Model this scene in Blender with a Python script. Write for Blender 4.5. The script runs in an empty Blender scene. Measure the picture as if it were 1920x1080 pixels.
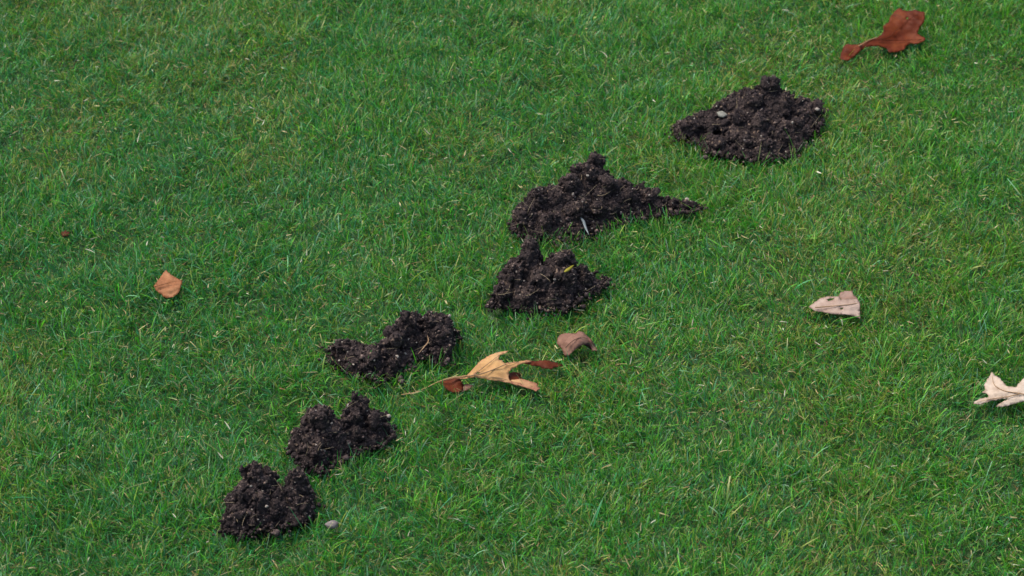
import bpy, bmesh, math, random
import numpy as np
from mathutils import Vector, noise
from mathutils.geometry import delaunay_2d_cdt

random.seed(7)
rng = np.random.default_rng(7)
SC = bpy.context.scene
COL = SC.collection

# ------------------------------------------------------------------ camera
PITCH = math.radians(34.0)
DIST = 3.3
HFOV = math.radians(22.0)
cam_d = bpy.data.cameras.new('camera')
cam = bpy.data.objects.new('camera', cam_d)
COL.objects.link(cam)
cam.location = (0, -math.cos(PITCH) * DIST, math.sin(PITCH) * DIST)
cam.rotation_euler = (math.pi / 2 - PITCH, 0, 0)
cam_d.sensor_width = 36
cam_d.lens = 18 / math.tan(HFOV / 2)
cam_d.clip_start = 0.05
cam_d.clip_end = 500
cam_d.dof.use_dof = True
cam_d.dof.focus_distance = 3.15
cam_d.dof.aperture_fstop = 11.0
SC.camera = cam

# ------------------------------------------------------------------ light
SUN_EL, SUN_AZ = math.radians(60), math.radians(-62)      # azimuth from +Y towards +X
w = bpy.data.worlds.new("World")
SC.world = w
w.use_nodes = True
nt = w.node_tree
nt.nodes.clear()
sky = nt.nodes.new('ShaderNodeTexSky')
sky.sky_type = 'NISHITA'
sky.sun_disc = False
sky.sun_elevation = SUN_EL
sky.sun_rotation = SUN_AZ
sky.air_density = 1.0
sky.dust_density = 4.0
sky.ozone_density = 1.0
bg = nt.nodes.new('ShaderNodeBackground')
bg.inputs[1].default_value = 0.13
wo = nt.nodes.new('ShaderNodeOutputWorld')
nt.links.new(sky.outputs[0], bg.inputs[0])
nt.links.new(bg.outputs[0], wo.inputs[0])
sd = bpy.data.lights.new('sun', 'SUN')
sd.energy = 1.2
sd.angle = math.radians(30)
sd.color = (1.0, 0.95, 0.88)
so = bpy.data.objects.new('sun', sd)
COL.objects.link(so)
so.location = (0, 0, 5)
sdir = Vector((math.sin(SUN_AZ) * math.cos(SUN_EL), math.cos(SUN_AZ) * math.cos(SUN_EL), math.sin(SUN_EL)))
so.rotation_euler = sdir.to_track_quat('Z', 'Y').to_euler()
SC.view_settings.view_transform = 'Standard'
SC.view_settings.look = 'None'
SC.view_settings.gamma = 1
SC.view_settings.exposure = 1.54
SC.cycles.max_bounces = 8
SC.cycles.diffuse_bounces = 4

# ------------------------------------------------------------------ geometry helpers
TH = math.tan(HFOV / 2)
CP, SP = math.cos(PITCH), math.sin(PITCH)
CAMP = np.array(cam.location)


def unproj(px, py, z=0.0):
    """point at height z seen at pixel (px, py) of the 1920x1080 photograph"""
    px = np.asarray(px, float); py = np.asarray(py, float); z = np.asarray(z, float)
    a = (px - 960) / 960 * TH
    b = -(py - 540) / 960 * TH
    dx = a
    dy = CP + b * SP
    dz = -SP + b * CP
    t = (z - CAMP[2]) / dz
    return np.stack([CAMP[0] + dx * t, CAMP[1] + dy * t, CAMP[2] + dz * t], -1)


def project(P):
    d = P - CAMP
    f = d[..., 1] * CP - d[..., 2] * SP
    u = d[..., 1] * SP + d[..., 2] * CP
    return 960 + d[..., 0] / f / TH * 960, 540 - u / f / TH * 960


def pxsize(px, py):
    """metres across one photo pixel on the ground at that pixel"""
    p = unproj(px, py)
    f = (p[..., 1] - CAMP[1]) * CP - (p[..., 2] - CAMP[2]) * SP
    return f * TH / 960


class VN:
    """smooth value noise on a wrapped random grid"""
    def __init__(s, seed, n=256):
        s.g = np.random.default_rng(seed).random((n, n)); s.n = n

    def __call__(s, x, y, cell):
        x = np.asarray(x) / cell + 1000.3; y = np.asarray(y) / cell + 1000.7
        i = np.floor(x).astype(int); j = np.floor(y).astype(int)
        fx = x - i; fy = y - j
        fx = fx * fx * (3 - 2 * fx); fy = fy * fy * (3 - 2 * fy)
        n = s.n; g = s.g
        i0, i1, j0, j1 = i % n, (i + 1) % n, j % n, (j + 1) % n
        return (g[i0, j0] * (1 - fx) + g[i1, j0] * fx) * (1 - fy) + (g[i0, j1] * (1 - fx) + g[i1, j1] * fx) * fy


N1, N2, N3, N4, N5 = (VN(k) for k in (11, 12, 13, 14, 15))


def ground_z(x, y):
    return ((N1(x, y, 0.35) - .5) * 0.010 + (N2(x, y, 0.075) - .5) * 0.010 + (N3(x, y, 0.03) - .5) * 0.005) - 0.003


def new_mesh_obj(name, V, F, mats, parent=None, fmat=None, smooth=True):
    me = bpy.data.meshes.new(name)
    me.from_pydata([tuple(v) for v in V], [], [tuple(f) for f in F])
    for m in mats:
        me.materials.append(m)
    if fmat is not None:
        me.polygons.foreach_set('material_index', np.asarray(fmat, np.int32))
    me.polygons.foreach_set('use_smooth', np.full(len(me.polygons), smooth))
    me.update()
    o = bpy.data.objects.new(name, me)
    COL.objects.link(o)
    if parent:
        o.parent = parent
    return o


def tag(o, label=None, cat=None, group=None, kind=None):
    for k, v in (('label', label), ('category', cat), ('group', group), ('kind', kind)):
        if v:
            o[k] = v
    return o


def empty(name, loc):
    o = bpy.data.objects.new(name, None)
    o.location = loc
    o.empty_display_size = 0.02
    COL.objects.link(o)
    return o


def to_parent(o, root):
    """shift world-space mesh data into the local space of its root"""
    L = Vector(root.location)
    for v in o.data.vertices:
        v.co -= L
    o.parent = root


# ------------------------------------------------------------------ materials
def mat(name):
    m = bpy.data.materials.new(name)
    m.use_nodes = True
    t = m.node_tree
    b = t.nodes['Principled BSDF']
    return m, t, b


def ramp(t, fac, stops):
    r = t.nodes.new('ShaderNodeValToRGB')
    e = r.color_ramp.elements
    while len(e) < len(stops):
        e.new(0.5)
    for k, (p, c) in enumerate(stops):
        e[k].position = p
        e[k].color = (*c, 1)
    t.links.new(fac, r.inputs[0])
    return r.outputs[0]


def noise_n(t, co, scale, detail=4, rough=.6):
    n = t.nodes.new('ShaderNodeTexNoise')
    n.inputs['Scale'].default_value = scale
    n.inputs['Detail'].default_value = detail
    n.inputs['Roughness'].default_value = rough
    t.links.new(co, n.inputs['Vector'])
    return n.outputs['Fac']


def mixc(t, fac, a, b):
    m = t.nodes.new('ShaderNodeMix')
    m.data_type = 'RGBA'
    if hasattr(fac, 'node'):
        t.links.new(fac, m.inputs[0])
    else:
        m.inputs[0].default_value = fac
    for v, k in ((a, 6), (b, 7)):
        if hasattr(v, 'node'):
            t.links.new(v, m.inputs[k])
        else:
            m.inputs[k].default_value = (*v, 1)
    return m.outputs[2]


def bump(t, b, h, dist, strength=1.0):
    n = t.nodes.new('ShaderNodeBump')
    n.inputs['Distance'].default_value = dist
    n.inputs['Strength'].default_value = strength
    t.links.new(h, n.inputs['Height'])
    t.links.new(n.outputs[0], b.inputs['Normal'])


def coords(t):
    return t.nodes.new('ShaderNodeTexCoord').outputs['Object']


def grass_material():
    m, t, b = mat('grass_blade')
    a = t.nodes.new('ShaderNodeAttribute'); a.attribute_name = 'Col'
    t.links.new(a.outputs['Color'], b.inputs['Base Color'])
    b.inputs['Roughness'].default_value = .45
    b.inputs['Specular IOR Level'].default_value = .28
    tr = t.nodes.new('ShaderNodeBsdfTranslucent')
    g = t.nodes.new('ShaderNodeMix'); g.data_type = 'RGBA'; g.blend_type = 'MULTIPLY'
    g.inputs[0].default_value = 1
    g.inputs[7].default_value = (1.0, 1.15, .45, 1)
    t.links.new(a.outputs['Color'], g.inputs[6])
    t.links.new(g.outputs[2], tr.inputs[0])
    mx = t.nodes.new('ShaderNodeMixShader'); mx.inputs[0].default_value = .38
    t.links.new(b.outputs[0], mx.inputs[1]); t.links.new(tr.outputs[0], mx.inputs[2])
    t.links.new(mx.outputs[0], t.nodes['Material Output'].inputs[0])
    return m


def soil_material(name='soil', light=1.0):
    m, t, b = mat(name)
    co = coords(t)
    n1 = noise_n(t, co, 48, 6, .72)
    n2 = noise_n(t, co, 420, 4, .7)
    base = ramp(t, n1, [(.36, (.006, .0045, .0046)), (.52, (.019, .0138, .0132)), (.66, (.066, .049, .041))])
    fine = ramp(t, n2, [(.42, (.006, .0045, .005)), (.56, (.024, .0175, .0168)), (.68, (.145, .113, .090))])
    c = mixc(t, .5, base, fine)
    vo = t.nodes.new('ShaderNodeTexVoronoi'); vo.inputs['Scale'].default_value = 190
    t.links.new(co, vo.inputs['Vector'])
    sep = t.nodes.new('ShaderNodeSeparateColor'); t.links.new(vo.outputs['Color'], sep.inputs[0])
    mk = ramp(t, sep.outputs[0], [(.90, (0, 0, 0)), (.93, (1, 1, 1))])
    dk = ramp(t, vo.outputs['Distance'], [(.28, (1, 1, 1)), (.42, (0, 0, 0))])
    mm = t.nodes.new('ShaderNodeMath'); mm.operation = 'MULTIPLY'
    t.links.new(mk, mm.inputs[0]); t.links.new(dk, mm.inputs[1])
    m2 = t.nodes.new('ShaderNodeMath'); m2.operation = 'MULTIPLY'; m2.inputs[1].default_value = .65
    t.links.new(mm.outputs[0], m2.inputs[0])
    c = mixc(t, m2.outputs[0], c, (.16, .115, .08))
    if light != 1:
        g = t.nodes.new('ShaderNodeMix'); g.data_type = 'RGBA'; g.blend_type = 'MULTIPLY'; g.inputs[0].default_value = 1
        t.links.new(c, g.inputs[6]); g.inputs[7].default_value = (light, light * .96, light * .94, 1); c = g.outputs[2]
    t.links.new(c, b.inputs['Base Color'])
    b.inputs['Roughness'].default_value = .85
    b.inputs['Specular IOR Level'].default_value = .12
    bump(t, b, noise_n(t, co, 330, 6, .75), .0022, 1.0)
    return m


def plain(name, stops, scale, rough=.8, bd=.0006):
    m, t, b = mat(name)
    co = coords(t)
    n = noise_n(t, co, scale, 5, .65)
    t.links.new(ramp(t, n, stops), b.inputs['Base Color'])
    b.inputs['Roughness'].default_value = rough
    bump(t, b, noise_n(t, co, scale * 4, 4), bd, 1)
    return m


def leaf_mat(name, dark, mid, light, blot=None, transl=.18, rough=.55):
    m, t, b = mat(name)
    dark, mid, light = [tuple(v * .47 for v in q) for q in (dark, mid, light)]
    blot = tuple(v * .47 for v in blot) if blot else None
    co = coords(t)
    n = noise_n(t, co, 38, 5, .62)
    c = ramp(t, n, [(.30, dark), (.5, mid), (.70, light)])
    sp = noise_n(t, co, 260, 3, .7)
    k = ramp(t, sp, [(.62, (0, 0, 0)), (.72, (.6, .6, .6))])
    c = mixc(t, k, c, blot or dark)
    at = t.nodes.new('ShaderNodeAttribute'); at.attribute_name = 'brown'
    c = mixc(t, at.outputs['Fac'], c, blot or tuple(v * .6 for v in dark))
    t.links.new(c, b.inputs['Base Color'])
    b.inputs['Roughness'].default_value = rough
    b.inputs['Specular IOR Level'].default_value = .07
    bump(t, b, noise_n(t, co, 120, 5, .6), .0006, .8)
    tr = t.nodes.new('ShaderNodeBsdfTranslucent')
    t.links.new(c, tr.inputs[0])
    mx = t.nodes.new('ShaderNodeMixShader'); mx.inputs[0].default_value = transl
    t.links.new(b.outputs[0], mx.inputs[1]); t.links.new(tr.outputs[0], mx.inputs[2])
    t.links.new(mx.outputs[0], t.nodes['Material Output'].inputs[0])
    return m


M_GRASS = grass_material()
M_SOIL = soil_material('soil', 1.15)
M_CRUMB = soil_material('dry_crumb', 2.5)
M_ROOT = plain('root_fibre', [(.3, (.10, .07, .04)), (.6, (.20, .15, .08))], 200, .8)
M_GROUND = plain('thatch_soil', [(.3, (.010, .026, .006)), (.5, (.018, .055, .010)), (.68, (.035, .070, .016))], 90, 1.0, .003)
M_GRIT = plain('pale_grit', [(.3, (.10, .075, .055)), (.6, (.25, .21, .165))], 300, .7)
M_GRIT2 = plain('ochre_grit', [(.3, (.06, .038, .027)), (.6, (.13, .085, .06))], 300, .8)
M_STONE = plain('grey_stone', [(.3, (.07, .07, .052)), (.6, (.125, .12, .092))], 120, .6)
M_PEB = plain('mauve_stone', [(.3, (.075, .06, .052)), (.6, (.12, .10, .088))], 120, .6)
L_TAN = leaf_mat('tan_leaf_underside', (.58, .32, .11), (.82, .48, .19), (.95, .62, .29), (.44, .19, .11))
L_RED = leaf_mat('red_brown_leaf_face', (.10, .019, .006), (.17, .034, .010), (.24, .060, .020), (.05, .012, .005))
L_RED2 = leaf_mat('rust_leaf_face', (.115, .018, .0045), (.18, .033, .008), (.27, .066, .018), (.07, .012, .004))
L_RTAN = leaf_mat('brown_tan_leaf', (.36, .17, .08), (.52, .27, .13), (.60, .36, .21), (.26, .10, .05))
L_MAUVE = leaf_mat('mauve_leaf', (.27, .135, .09), (.38, .205, .14), (.47, .28, .20), (.16, .07, .05))
L_BRN = leaf_mat('pinkish_brown_leaf', (.30, .17, .12), (.42, .26, .19), (.52, .36, .28), (.2, .1, .06))
L_SCRAP = leaf_mat('dull_leaf_scrap', (.11, .030, .014), (.17, .05, .022), (.24, .08, .04))
L_MAUVED = leaf_mat('dark_mauve_leaf', (.05, .02, .015), (.09, .035, .025), (.12, .05, .04))
L_PINK = leaf_mat('pale_pinkish_leaf', (.46, .31, .23), (.60, .44, .34), (.72, .56, .45), (.22, .12, .09))
L_CREAM = leaf_mat('cream_leaf', (.64, .48, .34), (.82, .66, .50), (.95, .82, .67), (.32, .20, .13))
L_ORANGE = leaf_mat('orange_leaf', (.33, .12, .045), (.48, .20, .085), (.60, .30, .14), (.25, .08, .03))
L_STALK = leaf_mat('stalk', (.42, .25, .10), (.52, .33, .15), (.60, .42, .20), transl=0)
L_VEIN = leaf_mat('vein_brown', (.36, .22, .11), (.44, .28, .15), (.52, .34, .20), transl=0)
L_YEL = leaf_mat('straw_wisp', (.30, .27, .03), (.38, .34, .04), (.45, .40, .06), (.4, .3, .05))
L_BLU = leaf_mat('dry_grey_blade', (.22, .26, .26), (.32, .37, .37), (.42, .47, .46))

# ------------------------------------------------------------------ ground: one sheet to the horizon
s = np.linspace(-1, 1, 321)
ax = np.sinh(s * 5.6) / math.sinh(5.6) * 150
gx, gy = np.meshgrid(ax, ax, indexing='ij')
gz = ground_z(gx, gy) - 0.002
V = np.stack([gx, gy, gz], -1).reshape(-1, 3)
n = len(ax)
idx = np.arange(n * n).reshape(n, n)
F = np.stack([idx[:-1, :-1], idx[1:, :-1], idx[1:, 1:], idx[:-1, 1:]], -1).reshape(-1, 4)
tag(new_mesh_obj('ground', V, F, [M_GROUND]), 'dark mossy soil under the lawn', None, None, 'structure')

# ------------------------------------------------------------------ raster of what lies on the grass
CX0, CX1, CY0, CY1, CS = -1.25, 1.25, -1.3, 1.8, 0.003
NXc, NYc = int((CX1 - CX0) / CS), int((CY1 - CY0) / CS)
CAP = np.full((NXc, NYc), 9.0)       # underside of things lying on the lawn
HEAP = np.zeros((NXc, NYc))          # top of the soil heaps


def cell(x, y):
    i = np.clip(((np.asarray(x) - CX0) / CS).astype(int), 0, NXc - 1)
    j = np.clip(((np.asarray(y) - CY0) / CS).astype(int), 0, NYc - 1)
    return i, j


# ------------------------------------------------------------------ soil heaps
def inpoly(x, y, P):
    x = np.asarray(x); y = np.asarray(y)
    c = np.zeros(x.shape, bool)
    P = np.asarray(P, float)
    for k in range(len(P)):
        x0, y0 = P[k]; x1, y1 = P[k - 1]
        if y0 == y1:
            continue
        m = ((y0 > y) != (y1 > y)) & (x < (x1 - x0) * (y - y0) / (y1 - y0) + x0)
        c ^= m
    return c


def col_span(P, x):
    ys = []
    for k in range(len(P)):
        x0, y0 = P[k]; x1, y1 = P[k - 1]
        if (x0 > x) != (x1 > x):
            ys.append(y0 + (y1 - y0) * (x - x0) / (x1 - x0))
    return (min(ys), max(ys)) if ys else (None, None)


ICO1 = bmesh.new(); bmesh.ops.create_icosphere(ICO1, subdivisions=2, radius=1)
ICV = np.array([v.co[:] for v in ICO1.verts]); ICF = np.array([[v.index for v in f.verts] for f in ICO1.faces]); ICO1.free()
ICO0 = bmesh.new(); bmesh.ops.create_icosphere(ICO0, subdivisions=1, radius=1)
IC0V = np.array([v.co[:] for v in ICO0.verts]); IC0F = np.array([[v.index for v in f.verts] for f in ICO0.faces]); ICO0.free()


def lumps(centres, radii, r, IV=ICV, IF=ICF, rough=.28):
    """many irregular little clods as one vertex and face array"""
    n = len(centres)
    d = 1 + r.normal(0, rough, (n, len(IV), 1)) * .55
    sc = 1 + r.uniform(-.3, .3, (n, 1, 3))
    q = r.normal(size=(n, 4)); q /= np.linalg.norm(q, axis=1, keepdims=True)
    a, b, c, dd = q.T
    R = np.stack([1 - 2 * (c * c + dd * dd), 2 * (b * c - a * dd), 2 * (b * dd + a * c),
                  2 * (b * c + a * dd), 1 - 2 * (b * b + dd * dd), 2 * (c * dd - a * b),
                  2 * (b * dd - a * c), 2 * (c * dd + a * b), 1 - 2 * (b * b + c * c)], -1).reshape(n, 3, 3)
    L = (IV[None] * d * sc)
    L = np.einsum('nij,nkj->nki', R, L)
    Vv = centres[:, None] + L * radii[:, None, None]
    Ff = IF[None] + (np.arange(n) * len(IV))[:, None, None]
    return Vv.reshape(-1, 3), Ff.reshape(-1, 3)


def tube(pts, radii, seg=7):
    P = np.array(pts, float); n = len(P)
    V2, F2 = [], []
    for i in range(n):
        d = P[min(i + 1, n - 1)] - P[max(i - 1, 0)]
        d /= np.linalg.norm(d)
        s_ = np.cross(d, [0, 0, 1.0]); s_ /= np.linalg.norm(s_) + 1e-9
        u = np.cross(s_, d)
        for k in range(seg):
            a = 2 * math.pi * k / seg
            V2.append(P[i] + (s_ * math.cos(a) + u * math.sin(a)) * radii[i])
    for i in range(n - 1):
        for k in range(seg):
            F2.append((i * seg + k, i * seg + (k + 1) % seg, (i + 1) * seg + (k + 1) % seg, (i + 1) * seg + k))
    F2.append(tuple(range(seg))[::-1]); F2.append(tuple((n - 1) * seg + k for k in range(seg)))
    return V2, F2


def heap(outline, k, bigs, holes, seed, label):
    """bigs: (px, py, r_px) clods that show; holes: (px, py, r_px) gaps where grass shows"""
    r = np.random.default_rng(seed)
    P = np.array(outline, float)
    x0, y0 = P.min(0); x1, y1 = P.max(0)
    mpx = float(pxsize((x0 + x1) / 2, (y0 + y1) / 2))

    def surf(x, y):
        yt, yb = col_span(P, x)
        if yt is None:
            return None
        z = (yb - y) * (1 - k) * mpx / CP + 0.008
        return unproj(x, y, z), (y - yt) / max(1, yb - yt)
    C, R = [], []

    def put(x, y, rp, fill=True, sink=.5):
        # sink the clod so that its rim, not its centre, meets the outline
        q = surf(x, y)
        if q is None:
            return
        p, t = q
        rr = rp * mpx
        C.append(p - np.array([0, -.3, .5]) * rr * sink); R.append(rr)
        if fill:
            z = p[2] - rr
            while z > 0:
                C.append(np.array([p[0] + r.normal(0, .3) * rr, p[1] + r.uniform(-.1, .5) * rr, z])); R.append(rr * r.uniform(.8, 1.15))
                z -= rr * .9
            if t < .35:          # back slope, out of sight from the front
                p2 = p.copy()
                while p2[2] > 0:
                    p2 = p2 + np.array([r.normal(0, .3) * rr, rr * .8, -rr * 1.1])
                    C.append(p2.copy()); R.append(rr)
                    if p2[2] > 2 * rr:
                        C.append(p2 - np.array([0, 0, rr * 1.3])); R.append(rr)
    for bx, by, br in bigs:
        put(bx, by, br * .93, sink=-.45)
    area = (x1 - x0) * (y1 - y0)

    def ok(x, y, m):
        a = np.linspace(0, 2 * math.pi, 8, endpoint=False)
        if not inpoly(np.array([x]), np.array([y]), P)[0]:
            return False
        m2 = m if m > 5.5 else m * .5
        if not inpoly(x + np.cos(a) * m2 * 1.05, y + np.sin(a) * m2 * .9, P).all():
            return False
        return not any((x - hx) ** 2 + ((y - hy) * 1.3) ** 2 < (hr + m * .5) ** 2 for hx, hy, hr in holes)
    for rp0, rp1, cnt in ((11, 16, area / 260), (6, 10, area / 60), (3, 5.5, area / 40)):
        for _ in range(int(cnt)):
            x, y = r.uniform(x0, x1), r.uniform(y0, y1)
            rp = r.uniform(rp0, rp1)
            if ok(x, y, rp):
                put(x, y, rp, fill=rp0 > 4, sink=.9 if rp0 > 4 else .35)
    C = np.array(C); R = np.array(R)
    Vv, Ff = lumps(C, R, r, rough=.22)
    me = bpy.data.meshes.new('tmp'); me.from_pydata(Vv.tolist(), [], Ff.tolist())
    tmp = bpy.data.objects.new('tmp', me); COL.objects.link(tmp)
    md = tmp.modifiers.new('r', 'REMESH'); md.mode = 'VOXEL'; md.voxel_size = 0.0016
    dg = bpy.context.evaluated_depsgraph_get()
    ev = tmp.evaluated_get(dg)
    m2 = bpy.data.meshes.new_from_object(ev)
    bpy.data.objects.remove(tmp); bpy.data.meshes.remove(me)
    nv = len(m2.vertices)
    co = np.empty(nv * 3); m2.vertices.foreach_get('co', co); co = co.reshape(-1, 3)
    no = np.empty(nv * 3); m2.vertices.foreach_get('normal', no); no = no.reshape(-1, 3)
    amp = np.empty(nv)
    off = Vector((seed * 3.1, 0, 0))
    for i in range(nv):
        v = Vector(co[i]) + off
        a = noise.noise(v * 38) * .0050 + noise.noise(v * 90) * .0030 + noise.noise(v * 210) * .0016 + noise.noise(v * 480) * .0010
        v2 = abs(noise.noise(v * 60))
        amp[i] = a - (max(0, .12 - v2) * .045)
    co = co + no * amp[:, None]
    # loose crumbs resting on the surface
    up = np.where((no[:, 2] > .1) & (co[:, 2] > .004))[0]
    nc = int(min(len(up), area / 15))
    pick = r.choice(up, nc, replace=False)
    cr = np.exp(r.normal(math.log(.0008), .5, nc)).clip(.0004, .0035)
    cc = co[pick] + no[pick] * (cr * .35)[:, None]
    # a thin spill of crumbs round the foot of the heap
    ns = int((x1 - x0) * 1.1)
    sp = []
    while len(sp) < ns:
        q = r.integers(0, len(P)); p = P[q] + (P[q - 1] - P[q]) * r.random()
        yt, yb = col_span(P, p[0] + .01)
        if yt is None or p[1] < yt + (yb - yt) * .45:
            continue
        d = p - np.array([(x0 + x1) / 2, y0 + (y1 - y0) * .55]); d /= np.linalg.norm(d) + 1e-6
        p = p + d * (r.exponential(4.5) - 3) + r.normal(0, 2, 2)
        sp.append(unproj(p[0], p[1], r.uniform(.006, .016)))
    cc = np.concatenate([cc, np.array(sp)]); cr = np.concatenate([cr, np.exp(r.normal(math.log(.0013), .5, ns)).clip(.0006, .0038)])
    cv, cf = lumps(cc, cr, r, IC0V, IC0F, .35)
    fmc = np.repeat((r.random(len(cc)) < .33).astype(int), len(IC0F))
    F4 = [tuple(p.vertices) for p in m2.polygons]
    allv = np.concatenate([co, cv])
    allf = F4 + (cf + nv).tolist()
    base = np.array([co[:, 0].mean(), co[:, 1].mean(), 0.0])
    root = empty('molehill', tuple(base))
    tag(root, label, 'molehill', 'molehills in a line across the lawn')
    ob = new_mesh_obj('soil_heap', allv - base, allf, [M_SOIL, M_CRUMB], root, fmat=np.concatenate([np.zeros(len(F4), int), fmc]), smooth=True)
    # fine roots pulled up with the earth
    RV, RF = [], []
    for q in r.choice(up, int(area / 900) + 5, replace=False):
        d = np.array([r.normal(), r.normal() * .6, r.uniform(-.2, .6)]); d /= np.linalg.norm(d)
        d2 = r.normal(size=3) * .5
        ln = r.uniform(.006, .018)
        pts = [co[q] + no[q] * .0012 + d * ln * t_ + d2 * ln * t_ * t_ * .6 for t_ in np.linspace(0, 1, 6)]
        tv, tf = tube(pts, np.linspace(.00035, .00018, 6), 4)
        RF += [tuple(i_ + len(RV) for i_ in f_) for f_ in tf]; RV += tv
    tag(new_mesh_obj('root_fibres', np.array(RV) - base, RF, [M_ROOT], root), 'fine pale root fibres in the soil', kind='stuff')
    bpy.data.meshes.remove(m2)
    # pale grit and little stones mixed into the soil
    ng = int(area / 300) + 8
    pick = r.choice(up, ng, replace=False)
    gr = np.exp(r.normal(math.log(.0009), .42, ng)).clip(.0005, .0026)
    gc = co[pick] + no[pick] * (gr * .5)[:, None]
    gv, gf = lumps(gc, gr, r, IC0V, IC0F, .3)
    fm = np.repeat((r.random(ng) < .55).astype(int), len(IC0F))
    g = new_mesh_obj('grit', gv - base, gf.tolist(), [M_GRIT, M_GRIT2], root, fmat=fm, smooth=False)
    tag(g, 'pale grit grains mixed into the dark soil', kind='stuff')
    i, j = cell(co[:, 0], co[:, 1])
    np.maximum.at(HEAP, (i, j), co[:, 2])
    return co, no, root


H1 = heap([(1260, 232), (1285, 218), (1330, 202), (1365, 180), (1400, 165), (1422, 156), (1430, 146), (1450, 146), (1462, 160), (1485, 170), (1505, 182),
           (1540, 186), (1546, 205), (1538, 235), (1515, 264), (1490, 290), (1437, 303), (1395, 297), (1332, 288), (1318, 268), (1275, 262), (1260, 245)],
          .66, [(1442, 163, 17), (1524, 208, 19), (1495, 243, 20), (1410, 195, 20), (1385, 225, 18), (1425, 232, 20), (1292, 238, 19), (1318, 235, 14),
                (1348, 272, 15), (1400, 268, 18), (1440, 276, 17), (1470, 262, 12), (1475, 190, 12), (1350, 205, 14)],
          [(1482, 222, 13), (1348, 248, 13), (1372, 268, 6)], 1,
          'widest and flattest molehill, farthest up the line, with a pale flat stone on it')
H2 = heap([(954, 415), (964, 398), (978, 374), (1000, 352), (1040, 345), (1058, 328), (1080, 312), (1098, 296), (1117, 286), (1127, 298), (1132, 316), (1148, 326),
           (1158, 340), (1190, 345), (1235, 356), (1280, 372), (1320, 386), (1300, 396), (1240, 402), (1195, 410), (1150, 425), (1100, 443), (1060, 449), (1010, 449), (972, 443)],
          .5, [(1114, 304, 11), (1105, 325, 17), (1070, 345, 20), (1010, 375, 20), (985, 410, 20), (1030, 415, 22), (1085, 395, 20), (1135, 350, 17),
               (1180, 368, 17), (1215, 378, 14), (1120, 395, 16), (1265, 384, 9)],
          [], 2, 'pointed ridge-shaped molehill trailing off to the right, second from the top')
H3 = heap([(914, 576), (918, 556), (934, 528), (944, 498), (958, 484), (974, 474), (980, 455), (990, 447), (1003, 455), (1006, 480), (1016, 500), (1026, 482),
           (1042, 467), (1064, 468), (1080, 482), (1088, 505), (1115, 508), (1142, 520), (1142, 532), (1108, 545), (1092, 562), (1062, 580), (1000, 580), (960, 574)],
          .48, [(991, 461, 11), (984, 484, 14), (1052, 486, 16), (965, 515, 20), (1010, 520, 20), (1060, 520, 18), (945, 550, 17), (990, 555, 17), (1040, 560, 16), (1100, 528, 12)],
          [(1016, 478, 12)], 3, 'two-horned molehill with a tall left peak, just in front of the pointed ridge')
H4 = heap([(610, 652), (624, 639), (660, 635), (692, 648), (716, 640), (730, 612), (750, 592), (768, 580), (805, 581), (842, 592), (849, 615), (843, 645), (838, 682),
           (815, 680), (790, 668), (768, 690), (740, 706), (715, 717), (688, 708), (655, 702), (645, 686), (615, 676)],
          .5, [(640, 655, 16), (765, 610, 21), (805, 605, 20), (825, 625, 16), (745, 640, 20), (785, 640, 16), (700, 675, 20), (735, 685, 16), (665, 685, 14), (830, 660, 8)],
          [(808, 668, 9)], 4, 'boot-shaped molehill of two blocks joined at a right angle, left of the tan leaf')
H5 = heap([(546, 838), (552, 805), (566, 782), (585, 768), (618, 764), (636, 780), (648, 758), (664, 741), (688, 749), (690, 768), (712, 775), (732, 775), (737, 798),
           (730, 820), (708, 838), (680, 842), (650, 860), (620, 874), (596, 884), (564, 872), (549, 850)],
          .48, [(668, 753, 12), (673, 766, 13), (600, 790, 21), (575, 820, 20), (625, 810, 19), (665, 785, 17), (705, 795, 18), (670, 815, 16), (595, 850, 18), (720, 800, 12)],
          [(700, 838, 6)], 5, 'lumpy molehill with a stubby knob on top, second from the bottom')
H6 = heap([(413, 992), (420, 955), (432, 918), (450, 905), (451, 872), (482, 866), (506, 880), (518, 902), (528, 912), (536, 896), (543, 882), (562, 876), (578, 888), (580, 905),
           (592, 925), (588, 952), (572, 978), (538, 985), (500, 988), (470, 1000), (440, 1001)],
          .46, [(474, 888, 19), (490, 908, 14), (558, 899, 16), (548, 925, 16), (455, 930, 17), (490, 945, 22), (450, 965, 20), (520, 955, 18), (562, 945, 17), (480, 975, 16)],
          [(525, 893, 13)], 6, 'smallest compact molehill at the bottom of the line, split by a notch at its top')

# ------------------------------------------------------------------ stones
def stone(px, py, rp, flat, m, label, z=0.0, cat='stone', name='stone', asp=1.5, rot=.3, seed=1):
    r = np.random.default_rng(seed)
    mp = float(pxsize(px, py)); c = unproj(px, py, z)
    bm = bmesh.new(); bmesh.ops.create_icosphere(bm, subdivisions=4, radius=1)
    off = Vector((seed * 5, 1, 2))
    for v in bm.verts:
        f = 1 + noise.noise(v.co * .9 + off) * .35 + noise.noise(v.co * 2.5 + off) * .1
        v.co = Vector((v.co.x * asp, v.co.y, v.co.z * flat)) * f * rp * mp
    Vv = np.array([v.co[:] for v in bm.verts]); Ff = [[v.index for v in f.verts] for f in bm.faces]
    bm.free()
    o = new_mesh_obj(name, Vv, Ff, [m]); o.location = tuple(c); o.rotation_euler = (.35, 0, rot)
    tag(o, label, cat)
    i, j = cell(Vv[:, 0] + c[0], Vv[:, 1] + c[1])
    return o


def heap_z(px, py):
    """height of the soil seen at that pixel: march down the view ray"""
    for z in np.arange(.11, 0, -.0005):
        p = unproj(px, py, z)
        i, j = cell(p[0], p[1])
        if HEAP[i, j] >= z:
            return float(z)
    return 0.01


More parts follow.
